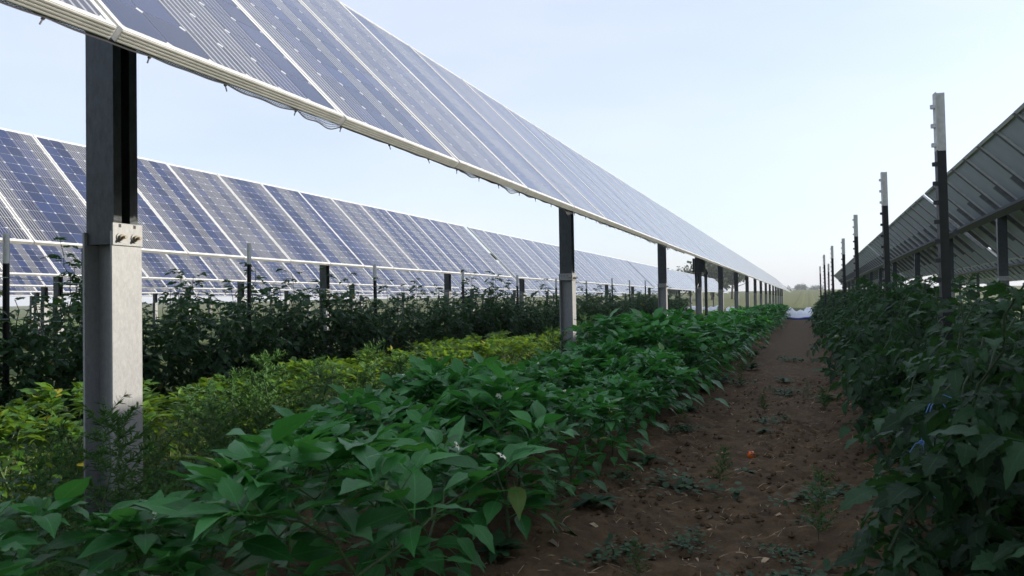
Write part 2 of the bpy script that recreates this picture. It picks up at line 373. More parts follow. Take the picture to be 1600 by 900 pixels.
# post: lower pile, upper lipped channel open to +x, collar and bolts (local origin at the ground, corner faces -y and +x)
def c_outline(w, d, t, lip, groove=0.0):
    """lipped channel, back at -x, open to +x; w along x, d along y"""
    a, b = w/2, d/2
    o = [(-a, -b), (a, -b), (a, -b+lip), (a-t, -b+lip), (a-t, -b+t), (-a+t, -b+t), (-a+t, b-t), (a-t, b-t), (a-t, b-lip), (a, b-lip), (a, b), (-a, b)]
    return o
def pile_outline(w, d):
    """rolled I-beam pile: pale flanges at -x and +x, web set back between them"""
    a, b, t, k = w/2, d/2, 0.009, 0.004
    return [(-a, -b), (-a+t, -b), (-a+t, -k), (a-t, -k), (a-t, -b), (a, -b), (a, b), (a-t, b), (a-t, k), (-a+t, k), (-a+t, b), (-a, b)]
def post_meshes(hz, top):
    out = {}
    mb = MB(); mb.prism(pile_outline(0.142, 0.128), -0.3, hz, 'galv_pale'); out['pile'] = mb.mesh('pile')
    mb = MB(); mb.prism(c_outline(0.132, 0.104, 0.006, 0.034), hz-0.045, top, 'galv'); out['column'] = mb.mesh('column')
    mb = MB()
    mb.box((0, -0.0668, hz-0.01), (0.1425, 0.005, 0.070), 'galv_pale'); mb.box((0.0738, -0.0025, hz-0.0102), (0.005, 0.1335, 0.078), 'galv_pale')
    for x in (-0.045, -0.012, 0.022): mb.box((x, -0.0697, hz), (0.009, 0.001, 0.009), 'tpost')
    for y in (-0.035, 0.028): mb.box((0.0768, y, hz+0.020), (0.0012, 0.010, 0.012), 'tpost')
    out['collar'] = mb.mesh('collar')
    mb = MB(); mb.box((0.0738, -0.0005, hz-0.0102), (0.005, 0.1275, 0.078), 'galv_pale')
    for y in (-0.035, 0.028): mb.box((0.0768, y, hz+0.020), (0.0012, 0.010, 0.012), 'tpost')
    out['plate'] = mb.mesh('splice_plate')
    mb = MB(); c6 = [(math.cos(k*PI/3)*0.011, math.sin(k*PI/3)*0.011) for k in range(6)]
    c12 = [(math.cos(k*PI/6)*0.0165, math.sin(k*PI/6)*0.0165) for k in range(12)]
    mb.prism(c12, 0, 0.004, 'galv_pale'); mb.prism(c6, 0.004, 0.014, 'bolt'); mb.prism([(x*.5, y*.5) for x, y in c6], 0.014, 0.030, 'bolt')
    out['bolt'] = mb.mesh('bolt'); return out
POST_ME = post_meshes(1.13, 2.13)
ROTX = Matrix.Rotation(PI/2, 4, 'Y')
def add_post(arr, x, y, zb, near, flush=False):
    p = link('support_post', POST_ME['pile'], arr, Matrix.Translation((x, y, zb)))
    link('column', POST_ME['column'], p); link('splice_plate' if flush else 'collar', POST_ME['plate' if flush else 'collar'], p)
    if near:
        for yy in (-0.035, 0.028): link('bolt', POST_ME['bolt'], p, Matrix.Translation((0.0764, yy, 1.13-0.022)) @ ROTX)
        if not flush: link('bolt', POST_ME['bolt'], p, Matrix.Translation((0.050, -0.0694, 1.122)) @ Matrix.Rotation(PI/2, 4, 'X'))
    return p

def add_array(label, xl, zl, y0, count, posts, cells='grid', cell_modules=(), rails=False, seed=0, group='solar panel rows', detail=True):
    """one section of a row: xl, zl = lower glass edge, y0 = start along the row"""
    rr = random.Random(seed)
    arr = empty('solar_array', (xl, y0, 0)); tag(arr, label, 'solar array', group)
    base = Matrix(((0, S_DIR.x, N_DIR.x, 0), (1, S_DIR.y, N_DIR.y, 0), (0, S_DIR.z, N_DIR.z, 0), (0, 0, 0, 1)))
    # local x axis of the module must run along +y with a right handed frame: x=+y, y=slope, z=normal
    for k in range(count):
        jit = rr.uniform(-0.0022, 0.0022)
        mw = Matrix.Translation((-N_DIR.x*FT+0.0, k*PP, zl-N_DIR.z*FT+jit)) @ base
        p = link('solar_panel', FRAME_ME, arr, mw)
        cs = rr.randrange(len(COLSETS))
        if k in cell_modules:
            if k == cell_modules[0]: cs = 0
            if len(cell_modules) > 1 and k == cell_modules[1]: cs = 1
            if len(cell_modules) > 2 and k == cell_modules[2]: cs = 2
            for i in range(6):
                for j in range(12):
                    link('cell', CELL_ME[COLSETS[cs][i]], p, Matrix.Translation((CX0+i*CP, CY0+j*CP, CZ)))
        else:
            g = link('cell_grid', GRID_ME[cs], p); g['kind'] = 'stuff'
    tm = Matrix.Translation((-N_DIR.x*FT, 0, zl-N_DIR.z*FT)) @ base
    if rails:
        for k in range(count+1): link('rail', RAIL_ME, arr, tm @ Matrix.Translation((k*PP-0.009, 0, 0)))
    mb = MB(); mb.box((count*PP/2, PL/2, -0.115), (count*PP-0.1, 0.11, 0.11), 'galv')
    link('torque_tube', mb.mesh('torque_tube'), arr, tm)
    mid = tm @ Vector((0, PL/2, -0.11))+Vector((0.055, 0, 0))
    for i, py in enumerate(posts):
        if detail: add_post(arr, mid.x, py-y0, 0, i < 3, flush=(seed == 1 and i == 0))
        else: link('support_post', FAR_POST_ME, arr, Matrix.Translation((mid.x, py-y0, 0)))
    return arr
mb = MB(); mb.prism(pile_outline(0.142, 0.128), -0.1, 1.13, 'galv_pale'); mb.prism(c_outline(0.132, 0.104, 0.006, 0.034), 0.9, 2.1, 'galv'); FAR_POST_ME = mb.mesh('support_post')

Z1 = CAM_H+0.712
Y1 = 1.4455
# row over the pepper bed
A1 = add_array('steep solar panel row over the pepper bed, near section with big bolted post', -1.606, Z1, Y1-3*PP, 22, (2.06, 7.68, 13.30, 18.0), cell_modules=(3, 4, 5, 2), seed=1)
yy = Y1+19*PP+0.06
for k, lab in enumerate(('second section of the panel row over the pepper bed', 'third section of the panel row over the pepper bed, small with distance', 'far end section of the panel row over the pepper bed')):
    n_ = 20
    add_array(lab, -1.606, Z1, yy, n_, [yy+2.1+5.15*i for i in range(4)], seed=20+k); yy += n_*PP+0.06
add_array('backward continuation of the panel row over the pepper bed', -1.606, Z1, Y1-24*PP-0.06, 21, (-3.2, -8.4, -13.6, -18.8), seed=5, detail=False)
# row behind the trellis
Z2 = CAM_H+0.69
yy = 8.399-8*PP
add_array('dark blue panel row behind the trellised tomatoes, its near section', -7.144, Z2, yy, 18, (6.6, 11.3, 16.2), cell_modules=(6, 7, 8, 5), seed=40)
yy += 18*PP+0.30
for k, lab in enumerate(('panel row behind the trellised tomatoes, section beyond the narrow gap', 'panel row behind the trellised tomatoes, paler section beyond the second gap', 'far end section of the panel row behind the trellised tomatoes')):
    add_array(lab, -7.144, Z2, yy, 19, [yy+2.4+5.1*i for i in range(4)], seed=50+k); yy += 19*PP+0.30
add_array('backward continuation of the panel row behind the trellised tomatoes', -7.144, Z2, 8.399-8*PP-21*PP-.3, 21, (-3.2, -8.4, -13.6, -18.8), seed=6, detail=False)
# rows farther left
for r_, (xl, ys_, nm) in enumerate(((-12.75, 3.0, 'third'), (-18.35, 7.0, 'fourth'), (-23.95, 11.0, 'fifth'), (-29.55, 15.0, 'sixth'))):
    yy = ys_
    for k in range(3 if r_ < 2 else 2):
        cnt = 24 if r_ < 2 else 30
        add_array('%s panel row counted away from the path, its %s section' % (nm, ('near', 'middle', 'far')[k if r_ < 2 else (0, 2)[k]]), xl, CAM_H+0.66, yy, cnt, [yy+2.5+5.1*i for i in range(cnt//5)], seed=70+10*r_+k, detail=False)
        yy += cnt*PP+0.35
# rows on the other side, seen from behind
XR = 2.25+PL*math.cos(TILT)
yy = -5.0
add_array('backward continuation of the panel row beyond the tomato bed', XR, CAM_H+0.70, -5.4-18*PP, 18, (-8, -13, -18), seed=7, detail=False)
for k, (cnt, lab) in enumerate(((22, 'grey underside of the panel row beyond the tomato bed, its near section'), (15, 'grey underside of the panel row beyond the tomato bed, section between the two sky gaps'), (16, 'underside of the panel row beyond the tomato bed, third section'), (26, 'underside of the panel row beyond the tomato bed, far end'))):
    add_array(lab, XR, CAM_H+0.70, yy, cnt, {0: (3.6, 8.9, 14.1), 1: (18.9, 24.2, 30.2), 2: (36, 41, 46)}.get(k, [yy+2.5+5.2*i for i in range(5)]), rails=True, seed=120+k)
    yy += cnt*PP+0.42
yy = 8.0
for k, lab in enumerate(('second panel row seen from behind, past the grey underside row', 'second panel row seen from behind, farther section')):
    add_array(lab, XR+5.5, CAM_H+0.70, yy, 25, [yy+2.5+5.2*i for i in range(5)], rails=True, seed=140+k, detail=False); yy += 25*PP+0.42
add_array('third panel row seen from behind through the posts', XR+11, CAM_H+0.70, 16.0, 30, [16+2.5+5.2*i for i in range(6)], seed=160, detail=False)

# netting that sags under the lower edge of the near row, held by cable ties
def netting(arr, y0, y1, seed):
    rr = random.Random(seed); y = y0
    tie = MB(); tie.box((0.0, 0, -0.014), (0.003, 0.003, 0.018), 'net'); tie.box((0, 0, -0.004), (0.007, 0.006, 0.007), 'net'); tie_me = tie.mesh('cable_tie')
    while y < y1:
        ln = rr.uniform(0.26, 0.36); sag = rr.choice((0.003, 0.004, 0.007, 0.012, 0.022))*rr.uniform(.8, 1.2)
        link('cable_tie', tie_me, arr, Matrix.Translation((-0.035, y-arr.location.y, arr['zl']-0.028)) @ Matrix.Rotation(rr.uniform(-.6, .6), 4, 'X'))
        mb = MB(); n_ = 34; rows = 4
        def P(i, j):
            t = i/n_; pk = 4*t*(1-t)*(1+0.35*math.sin(t*9+seed+y)); d = sag*pk*(1-j/(rows-1)*0.85)
            return Vector((-0.030-0.006*j-0.25*d, (y+ln*t)-arr.location.y, arr['zl']-0.030+0.004*j-d))
        for j in range(rows):
            for i in range(n_):
                a, b = P(i, j), P(i+1, j); mb.tube([a, b], 0.0010 if j else 0.0024, 'net', 3, False)
        for i in range(1, n_):
            mb.tube([P(i, j) for j in range(rows)], 0.0008, 'net', 3, False)
        o = link('netting', mb.mesh('netting'), arr); y += ln
A1['zl'] = Z1
netting(A1, Y1-1.2, Y1+9.5, 5)
# combiner box and drooping cable on a post of the near row
mb = MB(); mb.box((0, 0, 0), (0.22, 0.34, 0.30), 'tpost'); mb.box((0.115, 0, 0), (0.012, 0.36, 0.32), 'black_plastic'); mb.box((0, -0.17, -0.17), (0.05, 0.05, 0.05), 'black_plastic')
jb = link('junction_box', mb.mesh('junction_box'), A1, Matrix.Translation((-0.62, 17.15-A1.location.y, 1.62)))
mb = MB(); mb.tube([(0, -0.55, 0.12), (0, -0.56, -0.2), (0, -0.50, -0.45), (0, -0.36, -0.52), (0, -0.22, -0.42), (0, -0.17, -0.2)], 0.018, 'black_plastic', 6)
link('cable', mb.mesh('cable', True), jb)

POST_Y = [2.06, 7.68, 13.3, 18.0, 22.7, 27.9]
def zone(y):
    for k, p in enumerate(POST_Y):
        if y < p-1.4: return ('before the first steel post', 'between first and second steel posts', 'between second and third steel posts', 'between third and fourth steel posts', 'just past the fourth steel post', 'past the fifth steel post')[k]
        if y < p+1.4: return 'level with the %s steel post' % ORD[k]
    return 'at the far end of the row'
# ------------------------------------------------------------------ T-posts
def tpost_meshes(h, white):
    o = [(-0.004, -0.019), (0.0, -0.019), (0.001, -0.003), (0.034, -0.0022), (0.034, 0.0022), (0.001, 0.003), (0.0, 0.019), (-0.004, 0.019)]
    mb = MB(); mb.prism(o, -0.3, h-white, 'tpost'); body = mb.mesh('body')
    mb = MB(); mb.prism([(x*1.02, y*1.02) for x, y in o], h-white, h, 'tpost_white'); tip = mb.mesh('white_tip')
    return body, tip
mb = MB(); mb.prism([(-0.019, -0.004), (-0.004, -0.011), (-0.004, 0.011), (-0.019, 0.004)], -0.008, 0.008, 'tpost'); STUD_D = mb.mesh('stud')
mb = MB(); mb.prism([(-0.019, -0.004), (-0.004, -0.011), (-0.004, 0.011), (-0.019, 0.004)], -0.008, 0.008, 'tpost_white'); STUD_W = mb.mesh('stud')
def add_tpost(x, y, h, white, label, group, near, lean=(0, 0), rz=0.0):
    t = empty('t_post', (x, y, GZ(x, y)), rz); t.rotation_euler = (lean[0], lean[1], rz); tag(t, label, 'fence post', group)
    b, w = tpost_meshes(h, white); link('body', b, t); link('white_tip', w, t)
    if near:
        z = h-0.055
        while z > 0.35:
            link('stud', STUD_W if z > h-white else STUD_D, t, Matrix.Translation((0, 0, z))); z -= 0.078
    else:
        mb = MB(); z = h-0.055
        while z > 0.6:
            mb.prism([(-0.019, -0.004), (-0.004, -0.011), (-0.004, 0.011), (-0.019, 0.004)], z-0.008, z+0.008, 'tpost_white' if z > h-white else 'tpost'); z -= 0.078
        s = link('studs', mb.mesh('studs'), t); s['kind'] = 'stuff'
    return t
RT = [(0.508, 3.5, 1.675), (0.509, 5.9, 1.724), (0.486, 9.0, 1.746), (0.459, 11.5, 1.677), (0.401, 14.5, 1.771), (0.345, 18.0, 1.805), (0.492, 21.5, 1.754), (0.355, 25.0, 1.83)]
for k, (x, y, h) in enumerate(RT):
    lab = ('tall dark studded T-post with white tip, foremost in the tomato bed beside the path' if k == 0 else '%s white-tipped dark T-post along the path-side tomato bed' % ORD[k])
    add_tpost(x, y, h-GZ(x, y), 0.235 if k < 3 else 0.22, lab, 'T-posts of the path-side tomato bed', k < 3, lean=(RNG.uniform(-.008, .008), RNG.uniform(-.008, .008)), rz=0.12)
LT = [(3.54, 1.375), (5.92, 1.47), (8.23, 1.366), (10.79, 1.40), (13.16, 1.373), (15.5, 1.372), (17.9, 1.38), (20.5, 1.5), (22.7, 1.5), (25.1, 1.55)]
for k, (y, h) in enumerate(LT):
    add_tpost(-5.0, y, h-GZ(-5, y), 0.2, '%s dark T-post of the shaded trellis row behind the big steel post' % ORD[k], 'T-posts of the shaded trellis row', False, lean=(RNG.uniform(-.01, .01), RNG.uniform(-.01, .01)), rz=RNG.uniform(-.3, .3))
# twine strung along the trellis row
for k, z in enumerate((0.55, 0.82, 1.08)):
    mb = MB(); pts = []
    ys_ = [2.0]+[p[0] for p in LT]
    for a, b in zip(ys_, ys_[1:]):
        for i in range(6):
            t = i/6; pts.append((-4.955+0.02*math.sin(a+i), a+(b-a)*t, z-0.05*4*t*(1-t)+0.02*math.sin(3*a+k)))
    mb.tube(pts, 0.0035, 'twine', 4)
    tag(link('trellis_twine', mb.mesh('trellis_twine')), ('lowest', 'middle', 'highest')[k]+' pale twine line strung between the trellis posts', 'twine', 'twine lines of the shaded trellis')

# ------------------------------------------------------------------ leaves
def blade_template(stations, droop, fold, wave, seed, wid):
    """leaf blade along +y, unit length; returns verts, faces, uv"""
    rr = random.Random(seed); V = [(0, 0, 0)]; UV = [(0, 0, 0)]
    prof = stations
    n_ = len(prof)
    def spine(t): return (t*(1-0.12*droop*t), -droop*t*t*0.55)
    for i, (t, w) in enumerate(prof):
        y, z = spine(t); w = w*wid
        wl_, wr_ = wave*math.sin(6*t*PI+seed), wave*math.sin(5.3*t*PI+seed*2.1+1)
        V += [(-w, y-0.02, z+fold*w+wl_), (0, y, z), (w, y-0.02, z+fold*w+wr_)]
        UV += [(-1, t, 0), (0, t, 0), (1, t, 0)]
    y, z = spine(1.0); V.append((0.02*rr.uniform(-1, 1), y, z)); UV.append((0, 1, 0))
    F = [(0, 2, 1), (0, 3, 2)]
    for i in range(n_-1):
        a = 1+3*i; b = a+3
        F += [(a, a+1, b+1, b), (a+1, a+2, b+2, b+1)]
    a = 1+3*(n_-1); e = len(V)-1
    F += [(a, a+1, e), (a+1, a+2, e)]
    return V, F, UV
PEP_ST = [(0.10, 0.50), (0.24, 0.86), (0.38, 1.0), (0.54, 0.90), (0.70, 0.62), (0.86, 0.26)]
PEP_T = []
for k in range(6):
    v, f, uv = blade_template(PEP_ST, (0.25, 0.45, 0.7, 0.35, 0.9, 0.15)[k], (0.30, 0.18, 0.40, 0.10, 0.28, 0.50)[k], (0.012, 0.02, 0.015, 0.024, 0.02, 0.01)[k], k+1, (0.25, 0.28, 0.24, 0.30, 0.26, 0.25)[k])
    # petiole back along -y
    s = 0.012
    v = [(x, y+0.32, z) for x, y, z in v]; o = len(v)
    v += [(-s, 0, 0), (s, 0, 0), (s, 0.33, 0.001), (-s, 0.33, 0.001), (0, 0, -s), (0, 0, s), (0, 0.33, s), (0, 0.33, -s)]
    f = f+[(o, o+1, o+2, o+3), (o+4, o+5, o+6, o+7)]; uv = uv+[(0, 0, 0)]*8
    PEP_T.append((v, f, uv))
PEP_T += PEP_T
def xform(T, mat):
    v, f, uv = T
    A = np.array(v, dtype=float); Mx = np.array(mat)
    return (A @ Mx[:3, :3].T+Mx[:3, 3]).tolist(), f, uv
# tomato leaf: rachis with lobed leaflets
LOBE = [(0.06, 0.35), (0.18, 0.85), (0.26, 0.62), (0.38, 1.0), (0.48, 0.68), (0.60, 0.80), (0.70, 0.46), (0.82, 0.42), (0.91, 0.18)]
SIMP = [(0.10, 0.5), (0.30, 0.95), (0.45, 0.75), (0.62, 0.80), (0.82, 0.38)]
def tomato_template(seed, lobe, droop):
    rr = random.Random(seed); V, F, UV = [], [], []
    def put(T, mat):
        v, f, uv = xform(T, mat); o = len(V)
        V.extend(v); F.extend([tuple(i+o for i in q) for q in f]); UV.extend(uv)
    def sp(t): return Vector((0.05*math.sin(3*t+seed), t*(1-0.2*droop*t), -droop*0.5*t*t+0.10*t))
    s = 0.010
    for i in range(5):
        a, b = sp(i/5), sp((i+1)/5); o = len(V)
        V.extend([(a.x-s, a.y, a.z), (a.x+s, a.y, a.z), (b.x+s*.8, b.y, b.z), (b.x-s*.8, b.y, b.z), (a.x, a.y, a.z-s), (a.x, a.y, a.z+s), (b.x, b.y, b.z+s*.8), (b.x, b.y, b.z-s*.8)])
        F.extend([(o, o+1, o+2, o+3), (o+4, o+5, o+6, o+7)]); UV.extend([(0, 0, 0)]*8)
    for t, ln in ((0.34, 0.30), (0.56, 0.40), (0.78, 0.38)):
        for sd in (-1, 1):
            T = blade_template(lobe, rr.uniform(0.3, 1.1), rr.uniform(0.0, 0.5), 0.03, rr.randrange(99), rr.uniform(0.27, 0.36))
            L_ = ln*rr.uniform(0.85, 1.15)
            m = Matrix.Translation(sp(t+rr.uniform(-.03, .03))) @ Matrix.Rotation(-sd*rr.uniform(0.9, 1.25), 4, 'Z') @ Matrix.Rotation(rr.uniform(-.5, .15), 4, 'X') @ Matrix.Rotation(rr.uniform(-.5, .5), 4, 'Y') @ Matrix.Scale(L_, 4)
            put(T, m)
    T = blade_template(lobe, rr.uniform(0.5, 1.0), rr.uniform(0.05, 0.45), 0.03, rr.randrange(99), 0.36)
    put(T, Matrix.Translation(sp(0.96)) @ Matrix.Rotation(-0.4*droop, 4, 'X') @ Matrix.Scale(0.44, 4))
    return V, F, UV
TOM_T = [tomato_template(k+3, LOBE, (0.5, 0.9, 1.3, 0.3, 1.7)[k]) for k in range(5)]
TOMS_T = [tomato_template(k+3, SIMP, (0.5, 0.9, 1.3, 0.3, 1.7)[k]) for k in range(5)]
def tmesh(T, mat, name):
    mb = MB(); mb.add(T[0], T[1], mat, T[2]); return mb.mesh(name, True)
PEP_ME = [tmesh(T, 'pepper' if k < 6 else 'pepper_tip', 'leaf') for k, T in enumerate(PEP_T)]
TOM_ME = [tmesh(T, 'tomato', 'leaf') for T in TOM_T]

def look(pos, fwd, up, scale):
    f = fwd.normalized(); r = f.cross(up)
    r = r.normalized() if r.length > 1e-6 else f.orthogonal().normalized()
    u = r.cross(f)
    return Matrix(((r.x*scale, f.x*scale, u.x*scale, pos.x), (r.y*scale, f.y*scale, u.y*scale, pos.y), (r.z*scale, f.z*scale, u.z*scale, pos.z), (0, 0, 0, 1)))

def pepper_plan(seed, height=0.5, spread=0.26, levels=5, size=0.108):
    """forking stems with leaves at the nodes; returns stem segments and leaf matrices"""
    rr = random.Random(seed); segs, leaves = [], []
    def leaf(p, d, s, tip=False):
        az = rr.uniform(0, 2*PI); out = Vector((math.cos(az), math.sin(az), 0))
        side = (d*0.25+out*0.9+Vector((0, 0, rr.uniform(-0.30, 0.60))))
        up = Vector((rr.uniform(-.55, .55), rr.uniform(-.55, .55), 1))
        leaves.append((look(p, side, up, s*rr.uniform(0.70, 1.25)), rr.randrange(6)+(6 if tip else 0)))
    def grow(p, d, lev, ln, rad):
        q = p+d*ln; segs.append((p, q, rad, rad*0.75))
        for _ in range(3 if lev >= 2 else 1): leaf(p.lerp(q, rr.uniform(.4, 1)), d, size*(1.0 if lev < 4 else 0.85))
        if lev >= levels:
            for _ in range(4): leaf(q, d+Vector((0, 0, 1.2)), size*rr.uniform(0.5, 0.9), rr.random() < 0.6)
            return
        kids = 2 if rr.random() < 0.8 else 1
        base = rr.uniform(0, 2*PI)
        for k in range(kids):
            az = base+k*PI+rr.uniform(-.4, .4); tilt = rr.uniform(0.35, 0.75)
            h = Vector((math.cos(az), math.sin(az), 0))
            nd = (d*math.cos(tilt)+h*math.sin(tilt)+Vector((0, 0, 0.22))).normalized()
            grow(q, nd, lev+1, ln*rr.uniform(0.72, 0.9), rad*0.72)
    h0 = height*0.30
    grow(Vector((0, 0, 0)), Vector((rr.uniform(-.1, .1), rr.uniform(-.1, .1), 1)).normalized(), 0, h0, 0.0075)
    for _ in range(6): leaf(Vector((0, 0, h0*rr.uniform(.5, 1))), Vector((0, 0, 1)), size*1.15)
    for _ in range(22):                                 # low skirt of bigger leaves
        az = rr.uniform(0, 2*PI); r_ = rr.uniform(.03, .16); o_ = Vector((math.cos(az), math.sin(az), 0))
        leaves.append((look(o_*r_+Vector((0, 0, height*rr.uniform(.12, .55))), o_+Vector((0, 0, rr.uniform(-.7, .1))), Vector((0, 0, 1)), size*rr.uniform(.8, 1.2)), rr.randrange(6)))
    zmax = max(m[0].translation.z for m in leaves); k = height/zmax
    sx = spread/ (sum(math.hypot(m[0].translation.x, m[0].translation.y) for m in leaves)/len(leaves)+1e-6)*0.62
    S = Vector((sx, sx, k))
    segs = [(Vector((a.x*sx, a.y*sx, a.z*k)), Vector((b.x*sx, b.y*sx, b.z*k)), r0, r1) for a, b, r0, r1 in segs]
    out = []
    for m, t in leaves:
        m = m.copy(); m.translation = Vector((m.translation.x*sx, m.translation.y*sx, m.translation.z*k)); out.append((m, t))
    return segs, out
def stem_mesh(segs, mat='stem'):
    mb = MB()
    for a, b, r0, r1 in segs: mb.tube([a, b], [r0, r1], mat, 5, False)
    return mb.mesh('stem', True)
def foliage_mesh(leaves, T, mat, name='foliage'):
    mb = MB()
    for m, t in leaves: mb.add(*(lambda q: (q[0], q[1]))(xform(T[t], m)), 'pepper_tip' if (mat == 'pepper' and t > 5) else mat, T[t][2])
    return mb.mesh(name, True)

PEP_PLANS = [pepper_plan(100+k, 0.5, 0.27) for k in range(7)]
PEP_STEM = [stem_mesh(p[0]) for p in PEP_PLANS]
PEP_FOL = [foliage_mesh(p[1], PEP_T, 'pepper') for p in PEP_PLANS]
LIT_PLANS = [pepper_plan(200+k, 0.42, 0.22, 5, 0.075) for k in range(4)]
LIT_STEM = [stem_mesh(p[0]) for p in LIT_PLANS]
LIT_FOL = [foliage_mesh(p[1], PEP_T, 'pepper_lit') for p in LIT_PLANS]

def pepper_scale(y):
    if y < 3.0: return 1.0
    if y < 5.4: return 0.90
    if y < 8.2: return 1.15
    return 1.02
def flower_mesh():
    mb = MB()
    for k in range(6):
        a = k*PI/3; c, q = math.cos(a), math.sin(a)
        mb.add([(0, 0, 0), (c*.008-q*.004, q*.008+c*.004, .002), (c*.013, q*.013, .0), (c*.008+q*.004, q*.008-c*.004, .002)], [(0, 1, 2, 3)], 'flower')
    mb.tube([(0, 0, -.012), (0, 0, .004)], .0018, 'stem', 4)
    return mb.mesh('flower')
FLOWER_ME = flower_mesh()
# pepper bed: staggered double line; the near plants have each leaf as an object
def place_pepper(x, y, label, group, near, k):
    s = pepper_scale(y)*RNG.uniform(0.80, 1.16)
    t = empty('pepper_plant', (x, y, GZ(x, y)-0.01), RNG.uniform(0, 2*PI)); t.scale = (s*RNG.uniform(.95, 1.1),)*2+(s,)
    tag(t, label, 'pepper plant', group)
    v = k % 7; link('stem', PEP_STEM[v], t)
    if near:
        for m, ti in PEP_PLANS[v][1]: link('leaf', PEP_ME[ti], t, m)
        for m, ti in RNG.sample([q for q in PEP_PLANS[v][1] if q[1] > 5], 3):
            link('flower', FLOWER_ME, t, Matrix.Translation(m.translation+Vector((0, 0, .03))) @ Matrix.Rotation(RNG.uniform(.3, 1.2), 4, 'X'))
    else:
        f = link('foliage', PEP_FOL[v], t); f['kind'] = 'stuff'
    return t
k = 0
for li, (x0, y0, nm) in enumerate(((-1.03, 1.38, 'on the path edge'), (-1.42, 1.02, 'on the post side'))):
    i = 0; y = y0
    while y < 34:
        x = x0+RNG.uniform(-.07, .07); near = y < 4.6
        if i < 14: lab = '%s pepper plant from the front %s of the dark green bed' % (ORD[i], nm)
        else: lab = 'green pepper %s, %s' % (nm, zone(y))
        place_pepper(x, y+RNG.uniform(-.05, .05), lab, 'pepper plants in the bed beside the path', near, k)
        k += 1; i += 1; y += 0.36 if y < 12 else 0.5
        if li == 1 and i == 1: y = 1.86
# sunlit pepper bed behind the posts, yellow green from sunlight put into the leaf colour
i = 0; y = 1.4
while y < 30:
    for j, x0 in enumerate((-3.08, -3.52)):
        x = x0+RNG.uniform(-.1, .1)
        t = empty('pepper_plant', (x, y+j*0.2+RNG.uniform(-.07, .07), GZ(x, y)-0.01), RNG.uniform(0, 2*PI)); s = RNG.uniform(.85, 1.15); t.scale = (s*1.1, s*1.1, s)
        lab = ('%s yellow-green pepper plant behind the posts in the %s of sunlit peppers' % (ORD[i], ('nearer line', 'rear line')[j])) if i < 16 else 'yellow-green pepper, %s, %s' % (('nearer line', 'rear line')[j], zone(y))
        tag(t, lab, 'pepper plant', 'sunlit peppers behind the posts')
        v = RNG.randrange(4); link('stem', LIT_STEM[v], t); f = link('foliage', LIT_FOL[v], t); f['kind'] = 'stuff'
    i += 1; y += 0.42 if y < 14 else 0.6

# tomato plants
def tomato_plan(seed, height, spread, vines, step, size, shoots=0, cone=0.0):
    rr = random.Random(seed); segs, leaves, trusses = [], [], []
    for v in range(vines):
        az = 2*PI*v/vines+rr.uniform(-.5, .5); p = Vector((0.03*math.cos(az), 0.03*math.sin(az), 0))
        top = height*rr.uniform(0.8, 1.0)+(rr.uniform(.15, .4) if v < shoots else 0)
        n_ = max(5, int(top/step)); rad = 0.0052
        for i in range(n_):
            t = i/n_
            r_ = spread*math.sin(min(1, t*1.3)*PI*0.5)*(0.85+0.3*math.sin(v*2+3*t))
            if cone: r_ = spread*min(1, 0.25+t*3)*(1-cone*t)*(0.7+0.5*math.sin(v*2.3+1))
            q = Vector((math.cos(az+0.5*t)*r_, math.sin(az+0.5*t)*r_, top*(i+1)/n_))+Vector((rr.uniform(-.015, .015), rr.uniform(-.015, .015), 0))
            segs.append((p, q, rad*(1-.6*t), rad*(1-.6*(t+1/n_))))
            for _ in range(2 if t < 0.85 else 3):
                a2 = rr.uniform(0, 2*PI); d = Vector((math.cos(a2), math.sin(a2), rr.uniform(-0.55, 0.45) if t < .85 else rr.uniform(-.1, .9)))
                sc = size*rr.uniform(0.7, 1.15)*(1.0 if t < 0.8 else 0.7)
                leaves.append((look(q.lerp(p, rr.random()), d, Vector((rr.uniform(-.3, .3), rr.uniform(-.3, .3), 1)), sc), rr.randrange(5)))
            if 0.2 < t < 0.8 and rr.random() < 0.3: trusses.append(q)
            p = q
    return segs, leaves, trusses
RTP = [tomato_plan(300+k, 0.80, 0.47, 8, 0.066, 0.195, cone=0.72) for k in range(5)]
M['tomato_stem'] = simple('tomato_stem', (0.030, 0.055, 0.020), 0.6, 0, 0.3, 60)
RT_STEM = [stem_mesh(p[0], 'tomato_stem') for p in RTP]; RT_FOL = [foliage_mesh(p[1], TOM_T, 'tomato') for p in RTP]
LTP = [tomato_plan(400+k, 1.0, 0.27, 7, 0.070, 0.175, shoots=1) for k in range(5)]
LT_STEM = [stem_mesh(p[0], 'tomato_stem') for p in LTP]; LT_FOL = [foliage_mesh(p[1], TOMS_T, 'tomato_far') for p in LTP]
def fruit_mesh(mat, r, calyx=True):
    mb = MB(); rows, cols = 7, 10; vs_ = [(0, 0, r*0.86)]; fs = []
    for i in range(1, rows):
        a = PI*i/rows
        for j in range(cols):
            b = 2*PI*j/cols; rr_ = r*(1+0.04*math.cos(5*b)); vs_.append((rr_*math.sin(a)*math.cos(b), rr_*math.sin(a)*math.sin(b), r*0.88*math.cos(a)))
    vs_.append((0, 0, -r*0.88))
    for j in range(cols): fs.append((0, 1+j, 1+(j+1) % cols)); fs.append((len(vs_)-1, 1+(rows-2)*cols+(j+1) % cols, 1+(rows-2)*cols+j))
    for i in range(rows-2):
        for j in range(cols): fs.append((1+i*cols+j, 1+(i+1)*cols+j, 1+(i+1)*cols+(j+1) % cols, 1+i*cols+(j+1) % cols))
    mb.add(vs_, fs, mat)
    return mb.mesh('fruit', True)
